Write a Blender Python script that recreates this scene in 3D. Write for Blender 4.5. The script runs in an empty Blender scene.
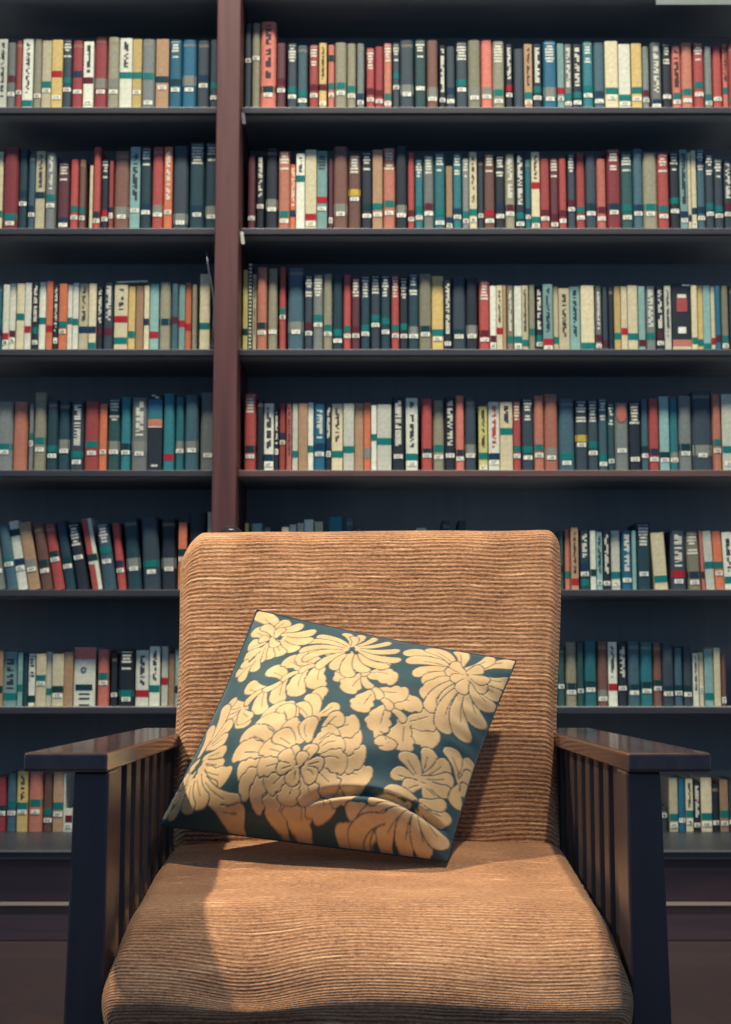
import bpy, bmesh, math, random
import numpy as np
from mathutils import Vector, Matrix
R = math.radians
C = bpy.context.scene.collection
SC = bpy.context.scene
random.seed(7)

# ------------------------------------------------------------------ camera, world, lights, exposure
CAM_H, FPX, PITCH = 0.7076, 1411.0, math.atan(153/1411.0)
cam_d = bpy.data.cameras.new('camera'); cam = bpy.data.objects.new('camera', cam_d); C.objects.link(cam)
cam_d.sensor_fit = 'VERTICAL'; cam_d.sensor_height = 36.0; cam_d.lens = FPX/1024*36.0
cam_d.clip_start = 0.02; cam_d.clip_end = 60
cam.location = (0, 0, CAM_H); cam.rotation_euler = (math.pi/2+PITCH, 0, 0)
cam_d.dof.use_dof = True; cam_d.dof.focus_distance = 1.85; cam_d.dof.aperture_fstop = 11
SC.camera = cam
SC.view_settings.view_transform = 'Standard'
SC.view_settings.look = 'None'
SC.view_settings.exposure = 0.0
SC.view_settings.gamma = 1.0
SC.view_settings.use_curve_mapping = False

w = bpy.data.worlds.new('world'); SC.world = w; w.use_nodes = True
w.node_tree.nodes['Background'].inputs[0].default_value = (0.20, 0.33, 0.55, 1)
w.node_tree.nodes['Background'].inputs[1].default_value = 0.78

def area(name, loc, target, size, size_y, power, col, spread=180):
    l = bpy.data.lights.new(name, 'AREA'); l.shape = 'RECTANGLE'; l.size = size; l.size_y = size_y
    l.energy = power; l.color = col; l.spread = R(spread)
    o = bpy.data.objects.new(name, l); C.objects.link(o); o.location = loc
    o.rotation_euler = (Vector(target)-Vector(loc)).to_track_quat('-Z', 'Y').to_euler()
    return o
# ceiling luminaires: two over the reading chair, a long row washing the bookcase
WARM = (1.0, 0.84, 0.62)
area('pendant_lamp_left', (-1.02, 1.58, 2.02), (0, 1.75, .5), .05, .05, 13.2, WARM, 105)
area('pendant_lamp_right', (0.46, 1.56, 2.02), (0.1, 1.75, .5), .05, .05, 6.0, WARM, 105)
area('ceiling_lamp_row', (0.1, 2.55, 5.6), (0.1, 4.15, 1.3), 3.4, .3, 66, (1.0, 0.93, 0.78), 56)

# ------------------------------------------------------------------ helpers
def W(px, py, Y):
    """point on the vertical plane y = Y seen at image position px, py"""
    u = (px-365.5)/FPX; v = (512-py)/FPX
    dy = math.cos(PITCH) - v*math.sin(PITCH); dz = math.sin(PITCH) + v*math.cos(PITCH)
    t = Y/dy
    return Vector((u*t, Y, CAM_H + dz*t))

def s2l(c):
    return tuple(((x/255)/12.92 if x/255 <= .04045 else ((x/255+.055)/1.055)**2.4) for x in c)

def mesh_obj(name, verts, faces, mats, parent=None, fmat=None, smooth=False):
    me = bpy.data.meshes.new(name); me.from_pydata([tuple(v) for v in verts], [], faces)
    if not isinstance(mats, (list, tuple)): mats = [mats]
    for m in mats: me.materials.append(m)
    if fmat is not None: me.polygons.foreach_set('material_index', fmat)
    if smooth: me.polygons.foreach_set('use_smooth', [True]*len(faces))
    me.update()
    o = bpy.data.objects.new(name, me); C.objects.link(o)
    if parent: o.parent = parent
    return o

class MB:
    def __init__(s): s.v = []; s.f = []
    def box(s, x0, x1, y0, y1, z0, z1):
        b = len(s.v)
        s.v += [(x, y, z) for z in (z0, z1) for y in (y0, y1) for x in (x0, x1)]
        s.f += [tuple(b+i for i in q) for q in ((0,2,3,1),(4,5,7,6),(0,1,5,4),(2,6,7,3),(0,4,6,2),(1,3,7,5))]
    def hexa(s, bot, top):
        b = len(s.v); s.v += [tuple(p) for p in bot] + [tuple(p) for p in top]
        s.f += [(b+3,b+2,b+1,b), (b+4,b+5,b+6,b+7)] + [(b+i, b+(i+1)%4, b+4+(i+1)%4, b+4+i) for i in range(4)]
    def prism(s, poly, z0, z1):
        """poly: counter-clockwise (x, y) outline"""
        b = len(s.v); n = len(poly)
        s.v += [(x, y, z0) for x, y in poly] + [(x, y, z1) for x, y in poly]
        s.f += [tuple(b+i for i in reversed(range(n))), tuple(b+n+i for i in range(n))]
        s.f += [(b+i, b+(i+1)%n, b+n+(i+1)%n, b+n+i) for i in range(n)]
    def tube(s, pts, rad, n=10):
        pts = [Vector(p) for p in pts]; b = len(s.v)
        for i, p in enumerate(pts):
            d = (pts[min(i+1, len(pts)-1)]-pts[max(i-1, 0)]).normalized()
            a = d.cross(Vector((0, 1, 0)));  a = a.normalized() if a.length > 1e-4 else Vector((1, 0, 0))
            c = d.cross(a).normalized(); r = rad[i] if isinstance(rad, (list, tuple)) else rad
            s.v += [tuple(p + a*(r*math.cos(2*math.pi*k/n)) + c*(r*math.sin(2*math.pi*k/n))) for k in range(n)]
        for i in range(len(pts)-1):
            s.f += [(b+i*n+k, b+i*n+(k+1)%n, b+(i+1)*n+(k+1)%n, b+(i+1)*n+k) for k in range(n)]
        s.f += [tuple(b+k for k in reversed(range(n))), tuple(b+(len(pts)-1)*n+k for k in range(n))]
    def lathe(s, cx, cy, prof, n=24):
        b = len(s.v)
        for r, z in prof: s.v += [(cx+r*math.cos(2*math.pi*k/n), cy+r*math.sin(2*math.pi*k/n), z) for k in range(n)]
        for i in range(len(prof)-1):
            s.f += [(b+i*n+k, b+i*n+(k+1)%n, b+(i+1)*n+(k+1)%n, b+(i+1)*n+k) for k in range(n)]
        s.f += [tuple(b+k for k in reversed(range(n))), tuple(b+(len(prof)-1)*n+k for k in range(n))]
    def obj(s, name, mat, parent=None, smooth=False, bevel=0, seg=2):
        o = mesh_obj(name, s.v, s.f, mat, parent, smooth=smooth)
        if bevel:
            m = o.modifiers.new('bevel', 'BEVEL'); m.width = bevel; m.segments = seg; m.limit_method = 'ANGLE'
        return o

def empty(name, label, cat, loc=(0, 0, 0), group=None):
    o = bpy.data.objects.new(name, None); C.objects.link(o); o.location = loc; o.empty_display_size = .05
    tag(o, label, cat, group); return o
def tag(o, label, cat, group=None):
    o['label'] = label; o['category'] = cat
    if group: o['group'] = group
    return o
def struct(o): o['kind'] = 'structure'; return o

# ------------------------------------------------------------------ materials
def new_mat(name):
    m = bpy.data.materials.new(name); m.use_nodes = True
    nt = m.node_tree; b = nt.nodes['Principled BSDF']
    return m, nt, b
def N(nt, t, **kw):
    n = nt.nodes.new(t)
    for k, v in kw.items(): setattr(n, k, v)
    return n
def mix(nt, fac, a, b):
    n = N(nt, 'ShaderNodeMix', data_type='RGBA')
    for sock, v in ((n.inputs[0], fac), (n.inputs[6], a), (n.inputs[7], b)):
        if hasattr(v, 'links'): nt.links.new(v, sock)
        elif isinstance(v, (int, float)): sock.default_value = v
        else: sock.default_value = (*v, 1) if len(v) == 3 else v
    return n.outputs[2]
def math_n(nt, op, a, b=None):
    n = N(nt, 'ShaderNodeMath', operation=op)
    for i, v in enumerate((a, b)):
        if v is None: continue
        if hasattr(v, 'links'): nt.links.new(v, n.inputs[i])
        else: n.inputs[i].default_value = v
    return n.outputs[0]

def wood_mat(name, c1, c2, axis=0, rough=.35, scale=6.0, spec=.5):
    m, nt, b = new_mat(name)
    tc = N(nt, 'ShaderNodeTexCoord'); mp = N(nt, 'ShaderNodeMapping')
    sc = [scale*6]*3; sc[axis] = scale*.4; mp.inputs['Scale'].default_value = sc
    nt.links.new(tc.outputs['Object'], mp.inputs[0])
    no = N(nt, 'ShaderNodeTexNoise'); no.inputs['Scale'].default_value = 1.0; no.inputs['Detail'].default_value = 6
    no.inputs['Distortion'].default_value = .6
    nt.links.new(mp.outputs[0], no.inputs['Vector'])
    cr = N(nt, 'ShaderNodeMapRange'); cr.inputs[1].default_value = .3; cr.inputs[2].default_value = .7
    nt.links.new(no.outputs[0], cr.inputs[0])
    nt.links.new(mix(nt, cr.outputs[0], c1, c2), b.inputs['Base Color'])
    b.inputs['Roughness'].default_value = rough; b.inputs['Specular IOR Level'].default_value = spec
    bp = N(nt, 'ShaderNodeBump'); bp.inputs['Strength'].default_value = .15; bp.inputs['Distance'].default_value = .001
    nt.links.new(no.outputs[0], bp.inputs['Height']); nt.links.new(bp.outputs[0], b.inputs['Normal'])
    return m
M_shelf = wood_mat('shelf_wood', s2l((46, 50, 56)), s2l((62, 58, 62)), 0, .45, 5)
M_ledge = wood_mat('ledge_wood', s2l((38, 42, 48)), s2l((48, 50, 54)), 0, .4, 5)
M_board = wood_mat('shade_lift_board', s2l((140, 144, 146)), s2l((150, 154, 156)), 0, .8, 4, .2)  # wood colour lightened to lift the shade between the shelves
M_shelf_red = wood_mat('shelf_wood_reddish', s2l((80, 60, 58)), s2l((108, 78, 72)), 0, .45, 5)
M_back = wood_mat('bookcase_back_wood', s2l((126, 128, 128)), s2l((134, 136, 134)), 2, .8, 4, .2)
M_upright = wood_mat('upright_wood', s2l((80, 47, 44)), s2l((102, 61, 56)), 2, .5, 5)
M_base = wood_mat('cabinet_base_wood', s2l((62, 52, 58)), s2l((84, 64, 66)), 0, .4, 4)
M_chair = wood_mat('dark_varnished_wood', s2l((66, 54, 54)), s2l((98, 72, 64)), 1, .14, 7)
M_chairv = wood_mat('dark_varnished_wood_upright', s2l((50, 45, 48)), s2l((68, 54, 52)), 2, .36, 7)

def plain(name, col, rough=.6, metal=0, spec=.4, var=.12, nscale=60):
    m, nt, b = new_mat(name)
    tc = N(nt, 'ShaderNodeTexCoord'); no = N(nt, 'ShaderNodeTexNoise'); no.inputs['Scale'].default_value = nscale
    no.inputs['Detail'].default_value = 4
    nt.links.new(tc.outputs['Object'], no.inputs['Vector'])
    d = tuple(max(0, c*(1-var*1.6)) for c in col); l = tuple(min(1, c*(1+var)) for c in col)
    nt.links.new(mix(nt, no.outputs[0], d, l), b.inputs['Base Color'])
    b.inputs['Roughness'].default_value = rough; b.inputs['Metallic'].default_value = metal
    b.inputs['Specular IOR Level'].default_value = spec
    return m

def floor_mat():
    m, nt, b = new_mat('dark_floorboards')
    tc = N(nt, 'ShaderNodeTexCoord')
    br = N(nt, 'ShaderNodeTexBrick'); br.inputs['Scale'].default_value = 1.0
    br.inputs['Brick Width'].default_value = 1.4; br.inputs['Row Height'].default_value = .09
    br.inputs['Mortar Size'].default_value = .002; br.inputs['Color1'].default_value = (*s2l((60, 46, 44)), 1)
    br.inputs['Color2'].default_value = (*s2l((52, 42, 42)), 1); br.inputs['Mortar'].default_value = (*s2l((42, 36, 38)), 1)
    nt.links.new(tc.outputs['Object'], br.inputs['Vector'])
    no = N(nt, 'ShaderNodeTexNoise'); mp = N(nt, 'ShaderNodeMapping'); mp.inputs['Scale'].default_value = (3, 50, 1)
    nt.links.new(tc.outputs['Object'], mp.inputs[0]); nt.links.new(mp.outputs[0], no.inputs['Vector'])
    nt.links.new(mix(nt, math_n(nt, 'MULTIPLY', no.outputs[0], .5), br.outputs[0], s2l((50, 38, 38))), b.inputs['Base Color'])
    b.inputs['Roughness'].default_value = .4
    return m

def fabric_mat(name, dark, mid, light, pitch=.0060):
    """ribbed chenille: ribs follow the 'rib' attribute stored on the cushion mesh"""
    m, nt, b = new_mat(name)
    at = N(nt, 'ShaderNodeAttribute', attribute_name='rib')
    tc = N(nt, 'ShaderNodeTexCoord')
    def noise(scale3, detail=3):
        mp = N(nt, 'ShaderNodeMapping'); mp.inputs['Scale'].default_value = scale3
        nt.links.new(tc.outputs['Object'], mp.inputs[0])
        n = N(nt, 'ShaderNodeTexNoise'); n.inputs['Scale'].default_value = 1; n.inputs['Detail'].default_value = detail
        nt.links.new(mp.outputs[0], n.inputs['Vector']); return n.outputs[0]
    wob = noise((9, 9, 9), 2)
    rc = math_n(nt, 'ADD', at.outputs['Fac'], math_n(nt, 'MULTIPLY', wob, .012))
    s = math_n(nt, 'SINE', math_n(nt, 'MULTIPLY', rc, 2*math.pi/pitch))
    rib = math_n(nt, 'ADD', math_n(nt, 'MULTIPLY', s, .5), .5)
    s2 = math_n(nt, 'SINE', math_n(nt, 'MULTIPLY', rc, 2*math.pi/pitch*.31))
    # long thread streaks, constant along the rib and broken along x
    cv = N(nt, 'ShaderNodeCombineXYZ')
    sx = N(nt, 'ShaderNodeSeparateXYZ'); nt.links.new(tc.outputs['Object'], sx.inputs[0])
    nt.links.new(math_n(nt, 'MULTIPLY', sx.outputs[0], 22), cv.inputs[0])
    nt.links.new(math_n(nt, 'MULTIPLY', rc, 260), cv.inputs[1])
    st = N(nt, 'ShaderNodeTexNoise'); st.inputs['Scale'].default_value = 1; st.inputs['Detail'].default_value = 4
    nt.links.new(cv.outputs[0], st.inputs['Vector'])
    fz = noise((420, 420, 420), 2)
    cw = N(nt, 'ShaderNodeCombineXYZ')
    nt.links.new(math_n(nt, 'MULTIPLY', sx.outputs[0], 150), cw.inputs[0]); nt.links.new(math_n(nt, 'MULTIPLY', rc, 560), cw.inputs[1])
    fib = N(nt, 'ShaderNodeTexNoise'); fib.inputs['Scale'].default_value = 1; fib.inputs['Detail'].default_value = 3
    nt.links.new(cw.outputs[0], fib.inputs['Vector'])
    big = noise((7, 11, 11), 3)
    worn = N(nt, 'ShaderNodeAttribute', attribute_name='worn')
    k = math_n(nt, 'SUBTRACT', 1.0, math_n(nt, 'MULTIPLY', worn.outputs['Fac'], .86))
    k2 = math_n(nt, 'SUBTRACT', 1.0, math_n(nt, 'MULTIPLY', worn.outputs['Fac'], .82))
    fac = math_n(nt, 'ADD', math_n(nt, 'MULTIPLY', math_n(nt, 'MULTIPLY', rib, .34), k), math_n(nt, 'ADD', .31, math_n(nt, 'MULTIPLY', math_n(nt, 'SUBTRACT', st.outputs[0], .5), math_n(nt, 'MULTIPLY', k2, .75))))
    cd = N(nt, 'ShaderNodeCombineXYZ')
    nt.links.new(math_n(nt, 'MULTIPLY', sx.outputs[0], 16), cd.inputs[0]); nt.links.new(math_n(nt, 'MULTIPLY', rc, 210), cd.inputs[1])
    dn = N(nt, 'ShaderNodeTexNoise'); dn.inputs['Scale'].default_value = 1; dn.inputs['Detail'].default_value = 0
    nt.links.new(cd.outputs[0], dn.inputs['Vector'])
    ds = N(nt, 'ShaderNodeMapRange'); ds.inputs[1].default_value = .70; ds.inputs[2].default_value = .78; nt.links.new(dn.outputs[0], ds.inputs[0])
    fac = math_n(nt, 'ADD', fac, math_n(nt, 'MULTIPLY', ds.outputs[0], math_n(nt, 'MULTIPLY', fib.outputs[0], .7)))
    fac = math_n(nt, 'ADD', fac, math_n(nt, 'MULTIPLY', math_n(nt, 'SUBTRACT', fz, .5), .5))
    fac = math_n(nt, 'ADD', fac, math_n(nt, 'MULTIPLY', math_n(nt, 'SUBTRACT', fib.outputs[0], .5), .95))
    fac = math_n(nt, 'ADD', fac, math_n(nt, 'MULTIPLY', math_n(nt, 'SUBTRACT', big, .5), .55))
    fac = math_n(nt, 'ADD', fac, math_n(nt, 'MULTIPLY', worn.outputs['Fac'], .16))
    ra = N(nt, 'ShaderNodeValToRGB'); e = ra.color_ramp.elements
    e[0].position = .12; e[0].color = (*dark, 1); e[1].position = 1.0; e[1].color = (*light, 1)
    q = e.new(.55); q.color = (*mid, 1)
    nt.links.new(fac, ra.inputs[0]); nt.links.new(ra.outputs[0], b.inputs['Base Color'])
    # scattered pale slub threads
    b.inputs['Roughness'].default_value = .95; b.inputs['Specular IOR Level'].default_value = .1
    b.inputs['Sheen Weight'].default_value = .35; b.inputs['Sheen Roughness'].default_value = .5
    b.inputs['Sheen Tint'].default_value = (*light, 1)
    h = math_n(nt, 'ADD', math_n(nt, 'MULTIPLY', rib, math_n(nt, 'MULTIPLY', k, .75)), math_n(nt, 'MULTIPLY', fz, .45))
    h = math_n(nt, 'ADD', h, math_n(nt, 'MULTIPLY', st.outputs[0], math_n(nt, 'MULTIPLY', k2, .5)))
    h = math_n(nt, 'ADD', h, math_n(nt, 'MULTIPLY', fib.outputs[0], .6))
    bp = N(nt, 'ShaderNodeBump'); bp.inputs['Strength'].default_value = .6; bp.inputs['Distance'].default_value = .0013
    nt.links.new(h, bp.inputs['Height']); nt.links.new(bp.outputs[0], b.inputs['Normal'])
    return m
M_fab = fabric_mat('ribbed_chenille', s2l((92, 66, 52)), s2l((178, 131, 96)), s2l((230, 190, 146)))

def damask_mat():
    m, nt, b = new_mat('damask_velvet')
    at = N(nt, 'ShaderNodeAttribute', attribute_name='leaf')
    tc = N(nt, 'ShaderNodeTexCoord'); no = N(nt, 'ShaderNodeTexNoise'); no.inputs['Scale'].default_value = 45
    no.inputs['Detail'].default_value = 4; nt.links.new(tc.outputs['Object'], no.inputs['Vector'])
    gold = mix(nt, no.outputs[0], s2l((184, 148, 102)), s2l((226, 198, 146)))
    navy = mix(nt, no.outputs[0], s2l((34, 62, 70)), s2l((52, 84, 90)))
    nt.links.new(mix(nt, at.outputs['Fac'], navy, gold), b.inputs['Base Color'])
    b.inputs['Roughness'].default_value = .6; b.inputs['Specular IOR Level'].default_value = .3
    b.inputs['Sheen Weight'].default_value = .3; b.inputs['Sheen Roughness'].default_value = .35
    f = N(nt, 'ShaderNodeTexNoise'); f.inputs['Scale'].default_value = 500; nt.links.new(tc.outputs['Object'], f.inputs['Vector'])
    bp = N(nt, 'ShaderNodeBump'); bp.inputs['Strength'].default_value = .5; bp.inputs['Distance'].default_value = .0008
    nt.links.new(math_n(nt, 'ADD', at.outputs['Fac'], math_n(nt, 'MULTIPLY', f.outputs[0], .25)), bp.inputs['Height'])
    nt.links.new(bp.outputs[0], b.inputs['Normal'])
    return m
M_damask = damask_mat()
M_pillow_back = plain('navy_velvet', s2l((38, 62, 70)), .8)

# ------------------------------------------------------------------ setting
YS, YB, YBACK, YL, YUP = 4.10, 4.16, 4.42, 3.75, 4.045
FL = MB(); FL.box(-4, 4, -2.5, 4.6, -.05, 0); struct(FL.obj('floor', floor_mat()))
WL = MB(); WL.box(-4, 4, 4.50, 4.62, 0, 3.6); struct(WL.obj('wall_back', plain('wall_paint', s2l((70, 74, 80)), .9)))

# ------------------------------------------------------------------ bookcase
rows_px = [-14, 107, 228, 349, 470, 589.5, 707, 832]
ROWZ = [W(365, y, YS).z for y in rows_px[:7]] + [W(365, 832, YB).z]
XL, XR = W(229.5, 0, YUP).x - .036, W(229.5, 0, YUP).x + .034
XFL, XFR = -1.45, 1.55
SH = .020
bc = empty('bookcase', 'tall dark wooden library bookcase with seven book-filled shelves in two bays', 'bookcase', (0, YBACK, 0))
off = Vector((0, -YBACK, 0))
def bpart(name, boxes, mat, bevel=.002):
    m = MB()
    for x0, x1, y0, y1, z0, z1 in boxes: m.box(x0, x1, y0-YBACK, y1-YBACK, z0, z1)
    return m.obj(name, mat, bc, bevel=bevel)
ztop = ROWZ[0] + .42
bpart('upright', [(XL, XR, YUP, YBACK, ROWZ[7], ztop)], M_upright, .004)
bpart('upright', [(XFL-.06, XFL, YUP, YBACK, ROWZ[7], ztop)], M_upright, .004)
bpart('upright', [(XFR, XFR+.06, YUP, YBACK, ROWZ[7], ztop)], M_upright, .004)
bpart('back_panel', [(XFL-.06, XFR+.06, YBACK, YBACK+.02, 0, ztop)], M_back, 0)
bpart('top_board', [(XFL-.08, XFR+.08, YUP-.02, YBACK+.02, ztop, ztop+.04)], M_shelf)
for i in range(7):
    for a, b_ in ((XFL, XL), (XR, XFR)):
        bpart('shelf', [(a+.0005, b_-.0005, YS+.0185, YBACK-.0005, ROWZ[i]-SH+.002, ROWZ[i])], M_board, 0)
        bpart('shelf_edge', [(a+.0005, b_-.0005, YS, YS+.018, ROWZ[i]-SH, ROWZ[i])], M_shelf_red if (i == 4 and a > XL) else M_shelf)
bpart('base_ledge', [(XFL-.06, XFR+.06, YL, YBACK, ROWZ[7]-.024, ROWZ[7])], M_ledge)
bpart('ledge_highlight_strip', [(XFL-.06, XFR+.06, YL-.003, YL, ROWZ[7]-.004, ROWZ[7]+.001)], plain('painted_ledge_highlight', s2l((118, 120, 114)), .3), 0)  # pale strip paints the highlight along the polished ledge edge
zl = W(365, 905.5, YL-.02).z
bpart('base_cabinet', [(XFL-.06, XFR+.06, YL+.03, YBACK, 0, ROWZ[7]-.0245)], M_base)
bpart('plinth', [(XFL-.06, XFR+.06, YL-.015, YL+.029, 0, zl-.002)], M_base, .003)
bpart('plinth_highlight_strip', [(XFL-.06, XFR+.06, YL-.02, YL+.029, zl-.002, zl+.002)], plain('painted_plinth_highlight', s2l((124, 114, 102)), .3), .001)  # glossy plinth edge: its highlight is put into this strip's pale colour

# ------------------------------------------------------------------ books
COL = {  # visible colour, everyday name, hardback?
 'wh': ((214, 214, 192), 'white', 0), 'cr': ((206, 194, 156), 'cream', 0), 'ye': ((208, 180, 112), 'yellow', 0),
 'ta': ((172, 138, 104), 'tan', 0), 'kh': ((140, 136, 112), 'khaki', 1), 'gr': ((118, 124, 118), 'grey', 1),
 'dg': ((54, 67, 75), 'charcoal', 1), 'sl': ((66, 96, 106), 'slate', 1), 'bk': ((34, 42, 50), 'black', 1),
 'dt': ((34, 64, 72), 'dark teal', 1), 'te': ((44, 112, 118), 'teal', 1), 'lt': ((132, 168, 160), 'pale teal', 0),
 'bl': ((32, 98, 124), 'blue', 1), 're': ((166, 74, 68), 'red', 1), 'cl': ((196, 112, 96), 'coral', 1),
 'or': ((205, 116, 80), 'orange', 0), 'cm': ((140, 56, 60), 'crimson', 1), 'mr': ((92, 50, 56), 'maroon', 1),
 'br': ((116, 82, 70), 'brown', 1), 'gn': ((44, 78, 76), 'dark green', 1), 'pk': ((180, 114, 92), 'salmon', 1),
 'ol': ((196, 188, 112), 'pale yellow', 0),
}
GAIN = 1.0
MATS = {}
def bmat(key, rgb=None, rough=.55):
    if key not in MATS:
        MATS[key] = plain('book_'+key, tuple(min(.9, c*GAIN) for c in s2l(rgb)), rough, var=.22, nscale=90)
    return MATS[key]
for k, (rgb, n_, hb) in COL.items():
    for v in range(3):
        f = (.9, 1.0, 1.06)[v]
        bmat(k+str(v), tuple(min(235, c*f) for c in rgb), .5 if hb else .4)
TAPE = {'t': ('teal_tape', (18, 114, 108), 'teal tape'), 'r': ('red_tape', (168, 34, 42), 'red tape'), 'n': ('navy_tape', (26, 54, 76), 'navy tape'),
        'm': ('maroon_tape', (92, 32, 44), 'maroon tape'), 'k': ('dark_green_tape', (18, 56, 60), 'dark tape'), 'y': ('yellow_tape', (196, 168, 60), 'yellow tape')}
for k, (n_, rgb, d_) in TAPE.items(): bmat(n_, rgb, .35)
M_tag = bmat('call_label', (236, 232, 212), .5)
M_cloth = bmat('label_guard', (132, 134, 122), .3)
M_ink = bmat('ink', (46, 48, 52), .6)
M_lite = bmat('title_foil', (222, 218, 196), .5)
M_gold = bmat('title_tan', (182, 160, 120), .5)
M_page = bmat('page_edges', (168, 156, 126), .9)
M_redink = bmat('title_red', (190, 60, 50), .5)

SEG = {  # shelf side, image origin and scale of the strip the readings below were taken in
 'R1L': (1, 'L', 0, 0, 2.924), 'R1a': (1, 'R', 235, 0, 4.3), 'R1b': (1, 'R', 395, 0, 4.3), 'R1c': (1, 'R', 561, 0, 4.3),
 'R2L': (2, 'L', 0, 125, 2.924), 'R2a': (2, 'R', 235, 125, 4.3), 'R2b': (2, 'R', 395, 125, 4.3), 'R2c': (2, 'R', 561, 125, 4.3),
 'R3L': (3, 'L', 0, 250, 2.924), 'R3a': (3, 'R', 235, 250, 4.3), 'R3b': (3, 'R', 395, 250, 4.3), 'R3c': (3, 'R', 561, 250, 4.3),
 'R4L': (4, 'L', 0, 375, 2.924), 'R4a': (4, 'R', 235, 375, 4.3), 'R4b': (4, 'R', 395, 375, 4.3), 'R4c': (4, 'R', 561, 375, 4.3),
 'R5L': (5, 'L', 0, 495, 3.4), 'R5h': (5, 'H', 210, 495, 2.031), 'R5c': (5, 'R', 551, 500, 4.06),
 'R6L': (6, 'L', 0, 610, 3.655), 'R6c': (6, 'R', 551, 620, 4.06), 'R7L': (7, 'L', 0, 740, 4.06), 'R7c': (7, 'R', 641, 740, 7.31)}
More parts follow.
